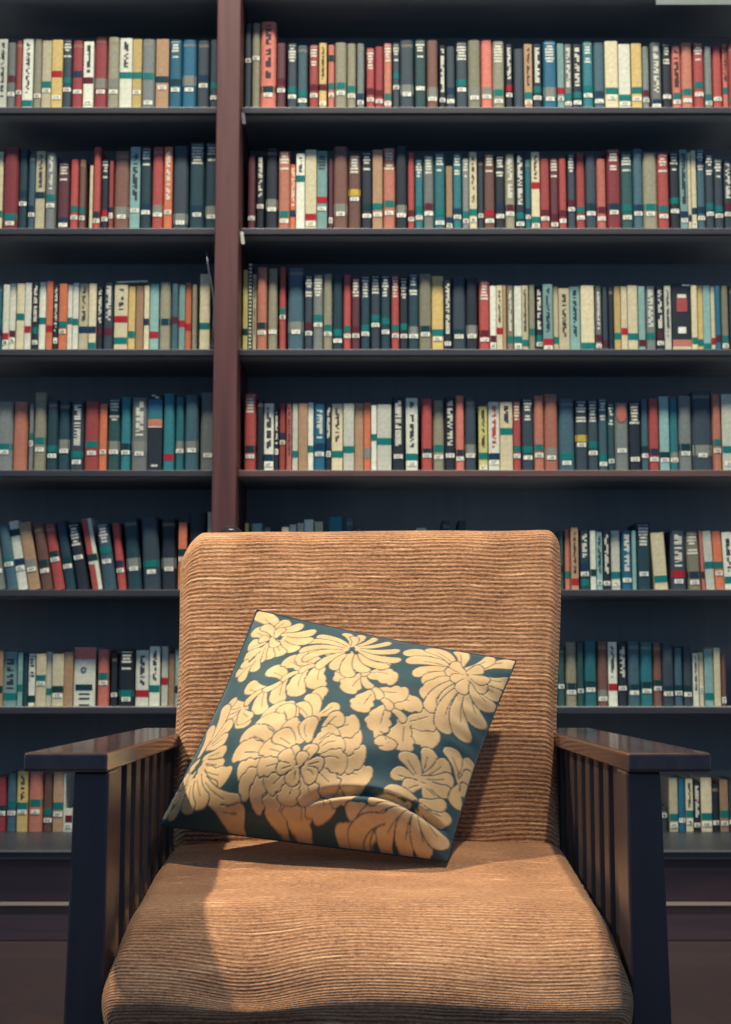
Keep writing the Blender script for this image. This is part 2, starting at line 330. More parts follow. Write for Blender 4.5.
CAT = {
'R1L': "-6 20 118 wh D; 21 45 128 gr m230 w275; 46 65 122 re w270; 66 96 118 wh D t302; 98 122 118 kh w280; 123 150 122 cr t247 w265; 151 182 120 ye r216 w285; 183 210 118 dg T t235 w262; 211 243 122 cm n216 w268; 244 273 125 wh D m235 w300; 276 314 110 cm c240 w268; 315 348 112 kh c240 w268; 350 386 115 wh D t220; 387 414 118 ye t220 w270; 415 453 118 gr t222 w300; 456 493 118 ta n232 w256; 495 531 120 bl T k240 w262; 533 574 120 bl c232 w262; 577 612 122 dg n228 w250; 614 638 120 dg t250 w285",
'R1a': "42 70 105 dg w260; 73 108 105 kh w250; 110 176 98 cl D k383 w408; 179 218 190 mr m350 w388; 226 266 192 dg T t385 w415; 268 313 200 sl t400 w432; 320 358 198 re T m375 w410; 362 394 190 ye D m375 w445; 400 428 198 cl k250 t370 w408; 430 480 188 kh t368 w400; 482 520 192 kh t382 w412; 524 556 192 gr n415 w440; 565 600 212 re T m392 w428; 602 638 205 cm m400 w435; 640 674 192 pk T t415 w445; 678 708 190 dg T t325 w375",
'R1b': "22 80 178 dg c380 w405; 84 134 175 gn T w380; 138 184 178 br c390 w425; 190 218 200 bk V w430; 220 258 205 dg n390 w435; 262 312 185 dg T t355 w385; 315 367 178 kh c390 w420; 370 418 178 cl c390 w415; 420 470 182 kh T t398 w435; 476 506 195 bk V r378 w408; 512 553 215 dg; 556 590 195 ta D t410 w440; 592 632 195 bk V t385 w420; 638 694 182 bl T c390 w425; 698 731 192 lt r390 w425",
'R1c': "14 48 195 gr V t415 w445; 50 90 195 bk V t408 w440; 93 138 185 te T t380 w410; 140 188 188 sl n405 w435; 190 245 182 cr t390 w420; 248 298 195 wh t420 w445; 303 347 192 ye t388 w425; 350 380 205 gr m400 w430; 387 432 188 gr V n440 w455; 435 475 190 bk T w415; 478 516 202 cl V t412 w438; 518 566 188 pk t395 w432; 570 615 188 re T t365 w405; 618 650 205 gr t418 w443; 652 692 205 re w425; 695 718 195 cl V t390; 720 760 195 re t430",
'R2L': "-12 8 82 cr t260; 10 52 68 cm t268 w287; 54 80 72 dt k200 w230; 82 103 88 sl n245 w262; 104 131 80 cr D k205; 133 162 85 gr D t212 w235; 168 203 112 mr T n280 w292; 205 229 104 re t245 w270; 231 250 105 br t250 w272; 262 271 122 cr; 272 294 68 re k262 w280; 296 317 105 bk T r258 w275; 318 331 108 re n250 w265; 334 378 80 br c250 w268; 380 409 68 lt V w250; 411 442 68 dt T n238 w255; 445 478 68 re c245 w262; 480 503 68 or V w255; 506 550 65 dg c270 w285; 555 598 55 dt T n245 w262; 600 636 55 dt T c248 w268",
'R2a': "55 88 140 mr w400; 92 125 130 bk V w350; 132 184 105 bk c335 w362; 188 236 118 pk T t383 w412; 238 261 175 or V n380; 263 300 128 wh D t230; 302 350 112 cr r395 w425; 352 396 118 lt T r322 w360; 402 422 150 mr w410; 424 484 98 br c355 w382; 488 540 132 br T y290 w318; 544 590 120 bk T k350 w390; 592 634 112 ta t350 w385; 636 690 105 pk T t338 w378; 692 739 95 bk c360 w388",
'R2b': "55 84 125 re m380 w405; 86 121 150 te T t360 w398; 123 167 135 gr T m350 w380; 169 216 125 te T t375 w420; 220 247 182 ta n410 w432; 249 287 128 te T n372 w395; 290 319 150 gr T t385 w412; 320 352 122 cr D t375 w408; 356 382 150 dg w390; 384 429 128 br T r378 w412; 431 472 135 bk T n350 w392; 474 515 130 kh V m355 w382; 518 558 122 bk V t390 w425; 560 585 155 te n372 w395; 587 622 122 cr D r260 t408 w432; 624 666 150 re m378 w402; 668 703 150 mr T m395 w428; 705 738 150 re m380 w412",
'R2c': "28 62 128 dg T m335 w362; 65 104 125 re t365 w398; 106 152 130 dg k350 w380; 154 194 150 cl m365 w402; 198 256 108 cm T n350 w375; 258 309 125 gn T t355 w397; 311 352 108 sl n355 w380; 354 414 125 kh t352 w382; 416 464 128 re T t360 w392; 468 510 122 bk T t325 w370; 512 545 112 lt V n385 w410; 546 559 125 cr n400; 561 582 115 cr n370 w430; 584 620 108 sl T n365 w400; 622 658 128 dg T t350 w382; 660 698 152 dg T t360 w390; 700 738 155 dg V m350 w383",
'R3L': "-10 6 105 te n240; 8 26 105 wh r252 w270; 28 46 102 wh m245 w265; 48 71 102 cr t195; 72 91 100 wh r232; 93 112 98 bk V t235 w270; 114 134 98 wh t207; 135 154 95 or r230; 155 170 105 bk V w265; 172 195 102 or t218 w238; 197 211 105 wh t207; 212 229 100 wh t210; 231 258 102 cr D n233; 259 281 102 cr n233 t280; 283 300 110 bk V m240; 302 331 98 dg V m238; 334 373 106 cr D r202 t265; 375 395 110 ye t247; 397 419 108 ta; 421 436 108 cr n210; 438 464 103 lt r248; 466 499 98 kh n210; 501 521 102 sl m205; 523 541 105 lt r215; 542 559 100 or r225; 561 576 105 kh; 584 613 74 cr t222",
'R3a': "34 55 92 ol k352; 56 75 62 S; 76 92 110 cr D; 94 137 80 pk k325 w355; 142 182 85 kh w352; 190 219 80 re t262 w288; 228 296 82 sl c325 w352; 300 334 112 dg T m325 w358; 336 378 110 gr T t292 w322; 380 418 108 kh t335 w360; 420 463 108 dt t355 w390; 466 500 112 re t340 w370; 502 537 125 mr T m345 w368; 541 580 115 dt T t335 w360; 584 625 112 dg T t292 w322; 628 667 112 dt T t305 w352; 672 706 115 re T t335 w368",
'R3b': "20 56 120 bk T t330 w370; 58 102 105 dt T c345 w370; 104 157 108 kh k340 w362; 159 208 118 ye t355 w382; 210 243 135 bk V w402; 246 304 120 dg k355 w372; 306 355 125 bk c340 w370; 362 408 138 re T m358 w385; 409 435 160 wh m382 w410; 436 463 158 cr D r348; 464 478 158 ta; 480 511 158 kh D t385; 513 545 160 wh t385 w415; 546 573 158 cr D t400; 575 603 155 kh t352; 605 636 160 bk V t380 w405; 637 679 152 lt D r395 w420; 681 703 162 cr t388; 705 751 170 cr D",
'R3c': "38 82 162 lt D; 86 143 158 cr t412; 147 176 160 gr D m378 w412; 178 203 165 dg m400; 205 227 165 bk n380; 229 257 162 ye t370; 259 286 162 cr r350; 288 330 158 cr t372; 334 362 162 lt m400; 364 408 160 gr V t370; 410 444 162 bk V m368 w400; 446 474 160 wh D; 478 560 152 X; 562 587 158 cr t390; 588 611 158 ye t398; 612 644 158 lt t415; 645 664 162 cr r392; 665 688 160 bl m380; 690 722 160 kh t382 w412; 724 750 160 dg",
'R4L': "-10 36 82 gr t210 w225; 38 80 82 pk; 84 97 88 gr t180 w200; 99 134 55 kh t192 w218; 137 168 75 dt t215 w236; 170 204 80 dt c200 w222; 206 244 80 dg V t232 w254; 247 290 80 re t202 w228; 291 312 88 or w225; 315 351 72 gn T c205 w225; 353 382 68 te k210 w226; 385 430 70 gr V c205 w230; 432 474 60 Y; 477 510 58 te r240; 513 538 68 te c205 w222; 541 580 62 sl c205 w220; 586 630 55 gr w235",
'R4a': "40 90 85 re T k318 w350; 93 122 110 bk; 125 166 128 wh V n355 w385; 168 188 150 bk V w330; 190 218 128 re n262 w290; 220 245 128 cl D; 247 271 128 wh t340; 273 312 128 ta; 313 337 125 wh t318; 339 388 130 bl V n308 w340; 390 414 130 bk V n305 w340; 416 463 130 cr D t340; 466 512 128 wh t320; 514 552 128 ta; 554 584 125 or c330; 586 609 135 wh t268; 611 672 132 wh t285; 676 728 100 bk V w350",
'R4b': "47 98 105 wh D t352 w382; 115 160 108 re k330 w346; 163 212 115 kh t315 w352; 215 259 100 bk V w346; 261 298 95 cl k335 w360; 301 348 100 dg c315 w346; 360 398 140 ol D t348 w398; 402 450 122 wh R n350 w375; 452 506 122 cr D t242; 507 542 118 re T t318 w348; 546 596 105 dg T t320 w355; 598 641 95 pk t312 w345; 643 700 88 pk c330 w355; 704 771 108 sl t350 w378",
'R4c': "62 114 112 dg T y272 w300; 116 160 112 dg T t300 w335; 162 200 105 sl T t355 w382; 202 231 125 gn T w370; 233 290 125 gr O w325; 293 343 120 bk T w362; 345 377 110 sl k320 w347; 379 422 108 re n330 w362; 424 465 98 lt k345 w365; 467 505 100 te c350 w365; 508 562 95 gr k310 w337; 565 650 75 dg c318 w345; 653 690 88 pk t290 w325; 693 750 88 wh t320 w380",
'R5L': "-18 25 105 gr w262 L-34; 27 64 102 sl t228 w238 L-38; 66 100 88 wh k130 n230 w252 L-40; 102 142 92 ta c235 w256 L-42; 145 183 98 br k235 w260 L-38; 186 224 98 re k205 w222 L-40; 226 262 88 dt k225 w245 L-40; 266 306 95 bk T w215 L-40; 318 352 80 P k215 L-44; 356 398 95 sl T t190 w228 L-32; 403 432 95 re n235 w258 L-27; 437 486 78 dt c230 w252 L-20; 491 548 75 dg t235 w262 L-14; 551 602 80 bk c228 w252 L-5; 606 635 98 or k195 w220; 640 700 65 bk; 705 724 62 cr",
'R5h': "70 78 57 ol; 84 105 58 lt; 108 125 66 dg; 145 160 65 cr; 161 175 60 wh; 177 190 57 cr; 191 210 50 wh; 212 229 54 cr; 240 270 44 te; 275 292 46 sl; 293 312 66 dg; 420 440 67 cr; 472 488 52 dg; 505 520 52 dg",
'R5c': "34 51 130 gn k280; 56 80 125 pk t303; 82 112 118 ta D r332; 118 157 128 dt V n270 w300 t335; 160 183 130 wh k295; 185 209 135 lt V w335; 211 242 130 bk V w338; 244 280 130 wh t305 w340; 288 329 130 bl V w325; 330 346 130 lt; 348 405 98 dt T w300; 420 474 132 cr t322 L-14; 487 548 130 dg V r300 w330; 556 610 128 kh T n305 w335 L-10; 612 625 125 cl k305 L-10; 628 664 125 wh t265 L-12; 667 702 125 or t265 w298 L-12; 705 750 130 wh D t325 L-10",
'R6L': "-12 10 155 ta k290; 12 62 158 lt V t316; 64 82 160 lt t285; 84 102 165 dt; 104 129 165 wh T k325; 131 167 165 cr t250 w268; 168 189 158 wh t298; 190 232 165 cr k290 w312; 233 266 158 ta; 270 348 142 Q; 356 398 148 cl t242 w266; 404 430 165 bk w310; 433 490 150 bk T t305 w326; 496 544 152 wh D r305; 546 584 138 wh D t287; 590 614 138 wh r260; 616 638 165 ta; 640 658 150 lt k290",
'R6c': "28 57 110 gn w270; 60 106 95 kh k270 w293; 107 134 98 gn w288; 136 186 90 te k262 w283; 190 231 92 br c300 w320; 233 269 95 wh D r272; 272 310 98 bk V w277; 314 362 92 sl k275 w295; 364 414 95 te k265 w288; 416 452 98 br k258 w278; 454 499 100 dg k280 w299; 501 535 118 sl k278 w297; 537 574 112 dg k280 w302; 577 600 140 wh D; 602 620 138 cr w282; 624 660 122 lt t310; 663 689 118 cr; 692 712 140 br w325",
'R7L': "-14 24 155 cm k280 w297; 27 66 140 sl t262 w297; 69 112 132 ye D t268 w292; 115 172 135 pk t255 w292; 175 213 138 br t292 w326; 215 257 135 ta t268 w302; 258 266 140 wh; 262 293 285 wh m320 w350",
'R7c': "150 194 500 dg w552; 208 270 290 cr t565 w625; 273 327 292 bl w588; 329 382 295 cr D t540 w600; 385 438 315 bk V w622; 440 519 285 cr t560 w615; 522 574 330 bk w605; 578 640 300 ta t540 w610; 644 690 300 dg w600"}

recs = []
def parse():
    for sk, text in CAT.items():
        row, side, ox, oy, s = SEG[sk]
        for ent in text.split(';'):
            t = ent.split()
            e = dict(row=row, side=side, x0=ox+float(t[0])/s, x1=ox+float(t[1])/s, top=oy+float(t[2])/s, col=t[3], f={}, style=None, lean=0)
            for q in t[4:]:
                if q in 'TVDRO': e['style'] = q
                elif q[0] == 'L': e['lean'] = float(q[1:])/s
                else: e['f'][q[0]] = oy+float(q[1:])/s
            e['special'] = t[3] if t[3] in ('S', 'X', 'Y', 'P', 'Q') else None
            recs.append(e)
parse()
for e in recs:
    if e['side'] == 'H': e['bay'] = 'R'
    else: e['bay'] = e['side']
recs.sort(key=lambda e: (e['row'], e['bay'], e['x0']))
# right limit so that a book never enters its neighbour
for a, b_ in zip(recs, recs[1:]):
    if a['row'] == b_['row'] and a['bay'] == b_['bay'] and not a['lean']: a['x1'] = min(a['x1'], b_['x0']-.25) if b_['x0'] > a['x0']+1.5 else a['x1']

SPECNAME = {'S': ('black and white spiral-bound notebook', 'black'), 'X': ('thick black paperback with red patch and orange foot', 'black'),
            'Y': ('book with blue, orange and black bands', 'black'), 'P': ('leaning book, half red and half white', 'red'),
            'Q': ('wide white book with pink top and ring mark', 'white')}

def vis_area(e):
    x0, x1 = max(e['x0'], 0), min(e['x1'], 731)
    yb = rows_px[e['row']]
    y1 = yb
    if e['side'] == 'H': y1 = 531
    a = max(0, x1-x0)*max(0, y1-e['top'])
    return a
order = sorted(range(len(recs)), key=lambda i: -vis_area(recs[i]) - (5000 if recs[i]['special'] else 0))
INDIV = set(order[:300])
print('BOOKS', len(recs))

class Bk:
    """collects the pieces of one book in its own coordinates: x across, z up, spine front at y = 0"""
    def __init__(s, w, h, d, bulge):
        s.w, s.h, s.d, s.bulge = w, h, d, bulge; s.p = []      # (name, verts, faces, material, level)
    def yf(s, x):
        t = 2*x/s.w - 1
        return s.bulge*(t*t) + (0 if abs(t) < .8 else s.bulge*((abs(t)-.8)/.2)**2*1.2)
    def strip(s, name, x0, x1, z0, z1, mat, off=.0006, n=6, lvl=1, into=None):
        xs = [x0+(x1-x0)*i/n for i in range(n+1)]
        v = []; f = []
        for x in xs:
            y = s.yf(x)
            v += [(x, y-off, z0), (x, y-off, z1), (x, y+.0005, z1), (x, y+.0005, z0)]
        for i in range(n):
            b = 4*i
            f += [(b, b+4, b+5, b+1), (b+1, b+5, b+6, b+2), (b+3, b+2, b+6, b+7), (b, b+3, b+7, b+4)]
        f += [(0, 1, 2, 3), (4*n+3, 4*n+2, 4*n+1, 4*n)]
        if into is not None:
            b = len(into[0]); into[0].extend(v); into[1].extend([tuple(q+b for q in ff) for ff in f]); return
        s.p.append((name, v, f, mat, lvl))
    def cover(s, mat, hard):
        t = .0026 if hard else .0008
        n = 8; v = []; f = []
        outer = [(s.w*i/n, s.yf(s.w*i/n)) for i in range(n+1)]
        inner = [(min(max(x, t), s.w-t), y+max(t, .0015)+.001) for x, y in outer]
        poly = [(x, y) for x, y in outer] + [(s.w, s.d), (s.w-t, s.d)] + list(reversed(inner[1:-1])) + [(t, s.d), (0, s.d)]
        # outline as a U: build as strips so the faces stay convex
        m = MB()
        for i in range(n):
            (xa, ya), (xb, yb) = outer[i], outer[i+1]; ia, ib = inner[i], inner[i+1]
            b = len(m.v)
            m.v += [(xa, ya, 0), (xb, yb, 0), (xb, yb, s.h), (xa, ya, s.h), (xa, ia[1], 0), (xb, ib[1], 0), (xb, ib[1], s.h), (xa, ia[1], s.h)]
            m.f += [(b, b+1, b+2, b+3), (b+5, b+4, b+7, b+6), (b+3, b+2, b+6, b+7), (b+1, b, b+4, b+5)]
        ye = outer[0][1]
        m.box(0, t, ye+.0002, s.d, 0, s.h); m.box(s.w-t, s.w, ye+.0002, s.d, 0, s.h)
        s.p.append(('cover', m.v, m.f, mat, 1))
        m = MB(); g = .003 if hard else .0006
        m.box(t+.0001, s.w-t-.0001, max(t, .0015)+s.bulge*2.3+.0012, s.d-g, g, s.h-g)
        s.p.append(('page_block', m.v, m.f, M_page, 1))
    def rows(s, name, zc, mat, nrows=3, xfrac=.8, lh=.0058, gap=.0034):
        v, f = [], []
        for r in range(nrows):
            z = zc - r*(lh+gap); nb = random.randint(2, 4); fr = xfrac*random.uniform(.6, 1.05)
            x = s.w*(.5-fr/2); wd = s.w*fr
            cuts = sorted(random.random() for _ in range(nb-1)); e = [0]+cuts+[1]
            for a, b_ in zip(e, e[1:]):
                if (b_-a)*wd < .0022: continue
                s.strip(name, x+a*wd, x+b_*wd-.0009, z-lh, z, mat, into=(v, f), n=2)
        if v: s.p.append((name, v, f, mat, 1))
    def vert(s, name, z0, z1, mat, xfrac=.42):
        v, f = [], []; z = z1; xa = s.w*(.5-xfrac/2); xb = s.w*(.5+xfrac/2)
        while z > z0:
            l = random.uniform(.0025, .006)
            if random.random() < .86:
                a = xa if random.random() < .7 else (xa+xb)/2-.0005
                b_ = xb if random.random() < .7 or a > xa else (xa+xb)/2+.0005
                s.strip(name, a, b_, z-l, z, mat, into=(v, f), n=2)
            z -= l + .0013
        if v: s.p.append((name, v, f, mat, 1))

def build_book(e):
    Yb = YB + random.uniform(-.006, .008)
    if e['row'] == 7: Yb = YB
    z0 = ROWZ[e['row']] + .0006
    a, b_ = W(e['x0'], 600, Yb).x, W(e['x1'], 600, Yb).x
    # column width is read at the shelf; x is constant up the book
    ym = (e['top']+rows_px[e['row']])/2
    a, b_ = W(e['x0'], ym, Yb).x, W(e['x1'], ym, Yb).x
    h = W(365, e['top'], Yb).z - z0
    if not e['lean'] and e['side'] != 'H': h += .004
    ang = 0
    if e['lean']:
        ang = math.atan2(e['lean'], rows_px[e['row']]-e['top']); w_ = (b_-a)*math.cos(ang)*.97; h = h/math.cos(ang) - w_*math.sin(-ang)*.6
    else: w_ = max(b_-a-.0008, .004)
    sp = e['special']; base = {'S': 'bk', 'X': 'bk', 'Y': 'bk', 'P': 'wh', 'Q': 'wh'}.get(sp, e['col'])
    rgb, cname, hard = COL[base]
    if sp: hard = 0
    B = Bk(w_, h, random.uniform(.125, .15), (.0036 if hard else .0008)*min(1, w_/.02))
    mat = MATS[base + str(1 if sp else random.choice((0, 1, 1, 2)))]
    B.cover(mat, hard)
    def zz(py):  # height on the spine for an image row
        return min(max(W(365, py, Yb).z - z0, .004), h-.004)/ (math.cos(ang) if ang else 1)
    e1 = .0002
    for k, py in e['f'].items():
        z = zz(py)
        if k in TAPE: B.strip('tape_band', e1, w_-e1, z-.010, min(z+.010, h-.001), MATS[TAPE[k][0]], .0007)
        elif k == 'c': B.strip('label_guard', e1, w_-e1, max(z-.02, .003), z+.012, M_cloth, .0007)
    if 'w' in e['f']:
        z = zz(e['f']['w']); ww = min(w_*.86, .026)
        hh = .0062 if ww > .014 else .0085
        B.strip('call_label', w_/2-ww/2, w_/2+ww/2, max(z-hh, .001), z+hh, M_tag, .0014)
        v, f = [], []
        for j in range(2):
            q = z+hh*.35-j*hh*.75
            for kx in (.28, .5, .7):
                if random.random() < .85: B.strip('', w_/2-ww/2+ww*kx-.0016, w_/2-ww/2+ww*kx+.0014, q-.0013, q+.0013, M_ink, .0019, n=1, into=(v, f))
        if v: B.p.append(('label_print', v, f, M_ink, 2))
    lowest = max([zz(py) for k, py in e['f'].items()] + [.02]) + .012
    st = e['style']
    light = base not in ('wh', 'cr', 'ye', 'ol', 'lt', 'ta', 'cl')
    tm = M_lite if light else M_ink
    if st == 'T':
        B.rows('title', h-.014, tm, random.choice((3, 4))); 
        if h > .15: B.rows('author_name', h-.052, tm, random.choice((1, 2)))
        m_ = .003
        B.strip('spine_rule', w_*.12, w_*.88, h-.008, h-.0065, tm)
    elif st in ('V', 'D', 'R'):
        B.vert('title', lowest+(h-lowest)*.12, h-.012, tm if st != 'R' else M_redink, .5 if st == 'V' else .36)
    elif st == 'O':
        v, f = [], []
        n = 20; zc = h-.034
        for i in range(n):
            for r0, r1 in ((.0, 1.0),):
                t0, t1 = 2*math.pi*i/n, 2*math.pi*(i+1)/n; b = len(v); cx = w_/2
                v += [(cx, B.yf(cx)-.0008, zc), (cx+w_*.38*math.cos(t0), B.yf(cx)-.0008, zc+.026*math.sin(t0)), (cx+w_*.38*math.cos(t1), B.yf(cx)-.0008, zc+.026*math.sin(t1))]
                f += [(b, b+1, b+2)]
        B.p.append(('oval_badge', v, f, MATS['cl0'], 1)); B.rows('badge_print', zc+.015, MATS['wh1'], 4, .4)
    elif e['col'] in COL and w_ > .014 and random.random() < .35 and hard:
        B.strip('spine_rule', w_*.08, w_*.92, h-.016, h-.0145, M_gold); B.strip('spine_rule', w_*.08, w_*.92, h-.021, h-.0195, M_gold)
    if sp == 'S':
        v, f = [], []; z = .006
        while z < h-.006:
            B.strip('', w_*.18, w_*.82, z, z+.0055, M_lite, .003, into=(v, f)); z += .0115
        B.p.append(('spiral_binding', v, f, M_lite, 1))
    if sp == 'X':
        B.strip('cover_picture', w_*.25, w_*.8, h*.60, h*.82, MATS['re1'], .0008)
        B.strip('title', w_*.3, w_*.75, h*.80, h*.85, M_lite, .0012)
        B.strip('call_label', w_*.3, w_*.72, h*.29, h*.38, M_tag, .0012)
        B.strip('cover_foot', e1, w_-e1, .002, h*.1, MATS['cr1'], .0008); B.strip('cover_flame', e1, w_-e1, h*.1, h*.2, MATS['pk1'], .0008)
        B.strip('title', w_*.55, w_*.97, h-.006, h-.001, M_lite, .0008)
    if sp == 'Y':
        B.strip('cover_band', e1, w_-e1, h*.80, h*.93, MATS['bl2'], .0008); B.strip('cover_band', e1, w_-e1, h*.68, h*.80, MATS['te1'], .0008)
        B.strip('cover_band', e1, w_-e1, h*.585, h*.68, MATS['pk2'], .0008); B.strip('cover_band', e1, w_-e1, h*.575, h*.585, M_lite, .0009)
        B.vert('title', h*.95, h*.99, M_lite, .5); B.rows('title', h*.1, M_lite, 1, .5)
    if sp == 'P':
        B.strip('red_half', e1, w_*.62, h*.5, h-.001, MATS['re2'], .0008); B.strip('red_half', e1, w_*.62, .001, h*.36, MATS['re1'], .0008)
        B.vert('title', h*.55, h*.85, M_lite, .2)
        B.rows('title', h*.2, M_lite, 2, .3)
    if sp == 'Q':
        B.strip('pink_top', e1, w_-e1, h*.8, h-.001, MATS['cl2'], .0008)
        v, f = [], []; n = 18; cx, zc = w_*.45, h*.62
        for i in range(n):
            t0, t1 = 2*math.pi*i/n, 2*math.pi*(i+1)/n; b = len(v); y = B.yf(cx)-.0012
            v += [(cx+r*math.cos(t), y, zc+r*math.sin(t)) for r, t in ((.0045, t0), (.0085, t0), (.0085, t1), (.0045, t1))]; f += [(b, b+1, b+2, b+3)]
        B.p.append(('ring_mark', v, f, MATS['sl1'], 1))
        B.strip('tape_band', w_*.08, w_*.88, h*.27, h*.37, MATS['dark_green_tape'], .0009)
        B.vert('title', h*.03, h*.22, M_ink, .5)
    # root at the bottom-left corner, the pivot of a leaning book
    return B, Vector((a+.0004, Yb, z0)), ang

ORD = {1: 'first', 2: 'second', 3: 'third', 4: 'fourth', 5: 'fifth', 6: 'sixth', 7: 'bottom'}
def ordn(n): return f"{n}{'th' if 10 <= n % 100 <= 20 else {1: 'st', 2: 'nd', 3: 'rd'}.get(n % 10, 'th')}"
def cn(e): return SPECNAME[e['special']][1] if e['special'] else COL[e['col']][1]
def feat(e):
    for k in 'rmnkty':
        if k in e['f'] and k in TAPE: return TAPE[k][2]
    if 'c' in e['f']: return 'grey label patch'
    if 'w' in e['f']: return 'white label'
    return 'plain spine'
labels = {}
shelves = {}
for i, e in enumerate(recs): shelves.setdefault((e['row'], e['bay']), []).append(i)
def place(e):
    r = {1: 'top shelf', 7: 'bottom shelf'}.get(e['row'], ORD[e['row']]+' shelf')
    return r + (' left bay' if e['bay'] == 'L' else ' right bay')
cands = {}
for key, idx in shelves.items():
    for n, i in enumerate(idx):
        e = recs[i]; c = cn(e); ft = feat(e)
        adj = 'leaning ' if e['lean'] else ('thick ' if e['x1']-e['x0'] > 13.2 else 'slim ' if e['x1']-e['x0'] < 6 else '')
        ln = cn(recs[idx[n-1]]) if n else None; rn = cn(recs[idx[n+1]]) if n+1 < len(idx) else None
        L = []
        if e['special']: L.append(SPECNAME[e['special']][0] + ', ' + place(e))
        if e['side'] == 'H':
            hs = [j for j in idx if recs[j]['side'] == 'H']
            L.append(f"{adj}{c} book peeking over the chair back, {ordn(hs.index(i)+1)} from the upright")
        else:
            L.append(f"{adj}{c} book with {ft}, {place(e)}")
            if ln and rn:
                mid = f"between two {ln} books" if ln == rn else f"between {ln} and {rn} books"
                L.append(f"{adj}{c} book with {ft} {mid}, {place(e)}")
            # place in the row, counted from a thing one can find
            if e['row'] <= 5 and e['side'] != 'H' and not (e['row'] == 5 and e['bay'] == 'R'):
                m = n+1 if e['bay'] == 'R' else len(idx)-n
                L.append(f"{adj}{c} book with {ft}, {ordn(m)} from the upright, {place(e)}")
            elif e['bay'] == 'R':
                vis = [j for j in idx if recs[j]['side'] != 'H']
                L.append(f"{adj}{c} book with {ft}, {ordn(vis.index(i)+1)} right of the chair, {place(e)}")
            else: L.append(f"{adj}{c} book with {ft}, {ordn(n+1)} from the left, {place(e)}")
        cands[i] = L
from collections import Counter
flat = Counter(); 
for L in cands.values(): flat.update(set(L))
for i, L in cands.items():
    ok = [l for l in L if flat[l] == 1 and len(l.replace(',', '').split()) <= 16]
    # a plain colour phrase is trusted only when that colour is alone on its shelf
    e = recs[i]; same = [j for j in shelves[(e['row'], e['bay'])] if cn(recs[j]) == cn(e)]
    if len(same) > 1 and not e['special'] and len(ok) > 1 and ok[0] == L[0] and e['side'] != 'H': ok = ok[1:]
    labels[i] = ok[0] if ok else L[-1]

stuff_v, stuff_f, stuff_m, stuff_mats = [], [], [], []
for i, e in enumerate(recs):
    B, loc, ang = build_book(e)
    if i in INDIV:
        root = empty('notebook' if e['special'] == 'S' else 'book', labels[i], 'notebook' if e['special'] == 'S' else 'book', loc,
                     'books on the ' + place(e).replace(' left', ', left').replace(' right', ', right'))
        root.rotation_euler = (0, ang, 0)
        last = None
        for name, v, f, mat, lvl in B.p:
            o = mesh_obj(name, v, f, mat, last if lvl == 2 else root)
            if name == 'cover':
                pass
            if name == 'call_label': last = o
    else:
        Mx = Matrix.Translation(loc) @ Matrix.Rotation(ang, 4, 'Y')
        for name, v, f, mat, lvl in B.p:
            b = len(stuff_v); stuff_v += [tuple(Mx @ Vector(p)) for p in v]; stuff_f += [tuple(q+b for q in ff) for ff in f]
            if mat not in stuff_mats: stuff_mats.append(mat)
            stuff_m += [stuff_mats.index(mat)]*len(f)
if stuff_v:
    o = mesh_obj('books', stuff_v, stuff_f, stuff_mats, fmat=stuff_m)
    tag(o, 'the thinnest and most hidden books scattered along the shelves', 'books'); o['kind'] = 'stuff'

# booklet lying on the row of paperbacks, bent metal bookend, clips, sign
a = W(117, 281, YB+.02); b_ = W(148, 279.5, YB+.02)
m = MB(); m.box(0, b_.x-a.x, 0, .10, 0, .004)
zt = max(W(365, 250+98/2.924, YB).z, W(365, 250+106/2.924, YB).z) + .0055
bk = m.obj('booklet', M_tag); bk.location = (a.x, YB+.012, zt); bk.rotation_euler = (0, R(-2), 0)
tag(bk, 'thin cream booklet lying flat on top of the white paperbacks, third shelf', 'booklet')

m = MB(); pts = [W(x, y, YS+.03) for x, y in ((206.5, 251), (208, 266), (211, 282), (213.5, 296), (214.2, 308), (213.6, 325), (212.6, 347.5))]
m.tube(pts, .0028, 8)
o = m.obj('bookend', plain('dull_steel', s2l((120, 128, 128)), .35, .6), smooth=True)
tag(o, 'bent grey metal bookend rod beside the upright, third shelf of left bay', 'bookend')

def clip(px, py, hpx, col, label, name='paper_tag'):
    p = W(px, py, YUP+.02); q = W(px, py+hpx, YUP+.02); m = MB(); h = p.z-q.z
    m.hexa([(0, 0, -h), (.011, 0, -h*1.05), (.011, .003, -h*1.05), (0, .003, -h)], [(-.004, 0, 0), (.007, 0, 0), (.007, .003, 0), (-.004, .003, 0)])
    o = m.obj(name, plain('tag_'+str(py), col, .5), bevel=.0015); o.location = (XR+.0045, YUP+.035, p.z); tag(o, label, 'tag')
clip(240, 111, 11, s2l((110, 115, 115)), 'small dull grey tag on the upright just under the top shelf')
clip(241, 230, 12.5, s2l((205, 205, 185)), 'small white tag on the upright just under the second shelf')

a = W(656, 4.8, YS-.004); m = MB(); m.box(0, .62, 0, .004, 0, ROWZ[0]-a.z+.002)
o = m.obj('shelf_sign', plain('grey_card', s2l((124, 132, 124)), .6), bevel=.001); o.location = (a.x, YS-.0045, a.z)
tag(o, 'pale grey strip sign along the edge above the top row, upper right', 'sign')

